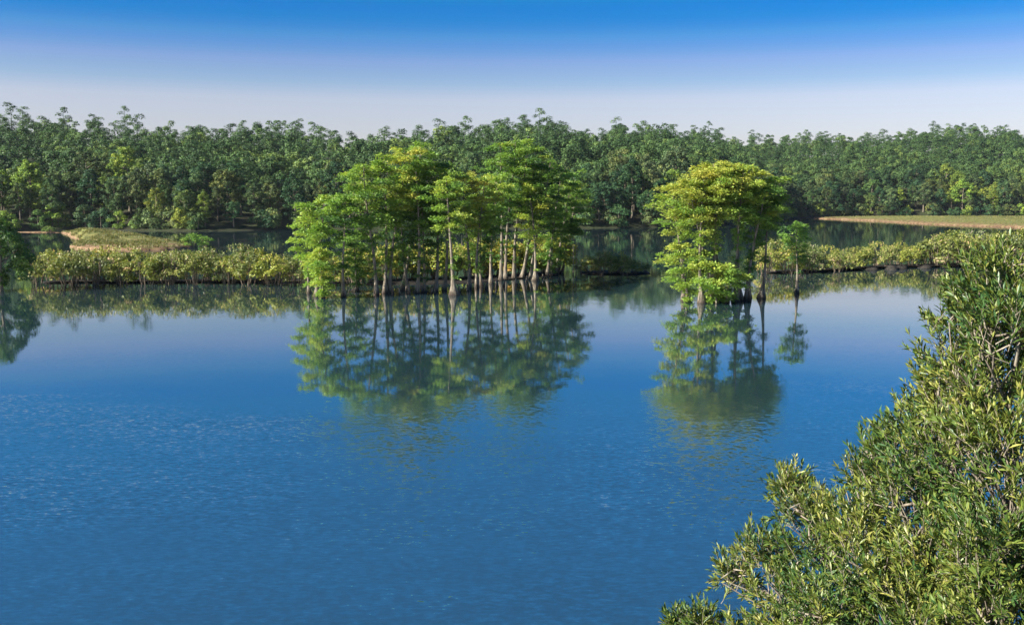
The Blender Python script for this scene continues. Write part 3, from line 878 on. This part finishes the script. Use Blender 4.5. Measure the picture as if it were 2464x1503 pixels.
for li, (x, y, D, r) in enumerate(LOBES):
    c = at(x, y, D); R = r * D / F
    lm = MB()
    # limb from the root to the lobe, then branches and twigs inside it
    s0 = rootp + np.array([rg.normal() * .12, rg.normal() * .12, 0])
    c1 = s0 * .55 + c * .45 + np.array([(rootp[0] - c[0]) * .18, .1, .25])
    ts = np.linspace(0, 1, 8)[:, None]
    lim = s0 * (1 - ts) ** 2 + 2 * c1 * ts * (1 - ts) + c * ts ** 2
    lim[1:-1] += rg.normal(size=(6, 3)) * .03
    lm.tube(lim, np.linspace(.042, .013, 8), 7)
    nb = int(10 + R * 22)
    bd = rdirs(rg, nb); bd[:, 2] = bd[:, 2] * .7 + .25; bd = unit(bd)
    for d in bd:
        e = c + d * R * .72
        s = lim[-1 - int(rg.integers(0, 3))]
        lm.tube(np.array([s, (s + e) / 2 + rg.normal(size=3) * .03, e]), np.array([.010, .007, .004]), 5)
    ntw = int(max(45, 1050 * R * R + 140 * R))
    for q_ in range(ntw):
        d = rdirs(rg, 1)[0]
        if d[2] < -.55: d[2] *= -.6
        d = unit(d)
        shell = .62 + .40 * rg.random() ** .7 if rg.random() < .86 else .35 + .4 * rg.random()
        tl = .15 + .13 * rg.random()
        if rg.random() < .035: shell, tl = .98 + .2 * rg.random(), .30 + .15 * rg.random()
        tip = c + d * R * shell * (.9 + .22 * rg.random())
        gap = math.sin(tip[0] * 9.1 + 1) * math.sin(tip[2] * 8.3) + .7 * math.sin(tip[1] * 11 + tip[0] * 6)
        if gap > .58: continue
        td = unit(d * .75 + np.array([-.08, -.1, .62]) + rg.normal(size=3) * .30)
        st = tip - td * tl * .8
        mid = (st + tip) / 2 + rg.normal(size=3) * .006
        tipe = st + td * tl
        lm.tube(np.array([st, mid, tipe]), np.array([.0028, .0020, .0010]), 3)
        nlv = int((13 + 8 * rg.random()) * max(1, tl / .24))
        g = np.sort(rg.random(nlv) * .9 + .12)
        a = np.arange(nlv) * 2.4 + rg.random() * 6
        s1 = unit(np.cross(td, np.array([.3, .2, 1.]))); s2 = np.cross(td, s1)
        rad_ = np.cos(a)[:, None] * s1 + np.sin(a)[:, None] * s2
        op = (.95 - .6 * g)[:, None] * (0.8 + .4 * rg.random((nlv, 1)))
        U = unit(td + rad_ * op + rg.normal(size=(nlv, 3)) * .13)
        ln_ = (.053 + .036 * rg.random(nlv)) * (1.05 - .25 * g)
        Nn = unit(np.cross(U, np.cross(td, U)) + np.array([0, 0, .25]) + rg.normal(size=(nlv, 3)) * .25)
        Nn = unit(Nn - U * np.sum(Nn * U, 1, keepdims=True))
        P = st + td * (tl * g)[:, None]
        LP.append(P); LU.append(U); LN.append(Nn); LL.append(ln_)
        LT.append(np.clip(.38 + .14 * math.sin(tip[0] * 4 + tip[2] * 5) + .15 * rg.normal() + .2 * rg.normal(size=nlv), 0, 1))
    o = obj('limb', lm.mesh('limb', M_BARK_N, True), shrub)
    o.matrix_parent_inverse = Matrix.Translation(-Vector(rootp))
LP, LU, LN = np.concatenate(LP), np.concatenate(LU), np.concatenate(LN)
LL, LT = np.concatenate(LL), np.concatenate(LT)
LW = LL * (.19 + .06 * rg.random(len(LL)))
# the leaves that show largest are separate objects
q = (LP - np.array([0, 0, CAMZ]))
cp, sp = math.cos(PITCH), math.sin(PITCH)
zc_ = q[:, 1] * cp - q[:, 2] * sp
ux = DW / 2 + F * q[:, 0] / zc_; uy = DH / 2 - F * (q[:, 1] * sp + q[:, 2] * cp) / zc_
vis = (ux > 0) & (ux < DW - 15) & (uy > 0) & (uy < DH - 15)
size_ = np.where(vis, LL / zc_, 0)
order = np.argsort(-size_)
single_l, many_l = order[:300], order[300:]
SQ = np.array([(0, 4, 3, 1), (0, 2, 3, 4)])
def leaf_verts(P, U, N_, L_, W_):
    S = np.cross(N_, U); k = len(P); L_ = L_[:, None]; W_ = W_[:, None]
    return np.stack([P, P + U * L_ * .58 + S * W_ / 2 + N_ * W_ * .16, P + U * L_ * .58 - S * W_ / 2 + N_ * W_ * .16, P + U * L_ + N_ * L_ * -.06, P + U * L_ * .5 - N_ * W_ * .05], 1)
b = MB()
V = leaf_verts(LP[many_l], LU[many_l], LN[many_l], LL[many_l], LW[many_l])
n = len(V)
b.add((V - rootp).reshape(-1, 3), (SQ[None] + 5 * np.arange(n)[:, None, None]).reshape(-1, 4), np.repeat(LT[many_l], 2))
o = obj('foliage', b.mesh('foliage', M_NEAR), shrub); o['kind'] = 'stuff'
LEAF = []
for k in range(5):
    b = MB(); e = np.eye(3)
    b.add(leaf_verts(np.zeros((1, 3)), e[:1], e[2:], np.ones(1), np.full(1, .25))[0], SQ, .2 + .15 * k)
    LEAF.append(b.mesh('leaf', M_NEAR))
for i in single_l:
    o = obj('leaf', LEAF[int(min(4, max(0, (LT[i] - .13) / .15)))], shrub)
    U, N_ = LU[i], LN[i]; S = np.cross(N_, U); P = LP[i] - rootp
    M = Matrix(((U[0], S[0], N_[0], P[0]), (U[1], S[1], N_[1], P[1]), (U[2], S[2], N_[2], P[2]), (0, 0, 0, 1)))
    o.matrix_local = M @ Matrix.Diagonal((LL[i], LL[i] * LW[i] / LL[i] / .25, LL[i], 1))

# ------------------------------------------------------------------ haze
hb = MB()
X0, X1, Y0, Y1, Z0, Z1 = -1450, 1450, -1250, 1650, -3.0, 62.0
hb.add([(X0, Y0, Z0), (X1, Y0, Z0), (X1, Y1, Z0), (X0, Y1, Z0), (X0, Y0, Z1), (X1, Y0, Z1), (X1, Y1, Z1), (X0, Y1, Z1)],
       [(3, 2, 1, 0), (4, 5, 6, 7), (0, 1, 5, 4), (1, 2, 6, 5), (2, 3, 7, 6), (3, 0, 4, 7)])
hm, HN, HL = mat_new('haze_air')
pv = HN.new('ShaderNodeVolumePrincipled')
pv.inputs['Color'].default_value = (0.80, 0.90, 1.0, 1)
pv.inputs['Density'].default_value = HAZE
pv.inputs['Anisotropy'].default_value = 0.2
ho = HN.new('ShaderNodeOutputMaterial'); HL.new(pv.outputs[0], ho.inputs['Volume'])
hz = obj('haze', hb.mesh('haze', hm)); hz['kind'] = 'stuff'
tag(hz, 'thin bluish summer haze over the lake and wood', 'haze')
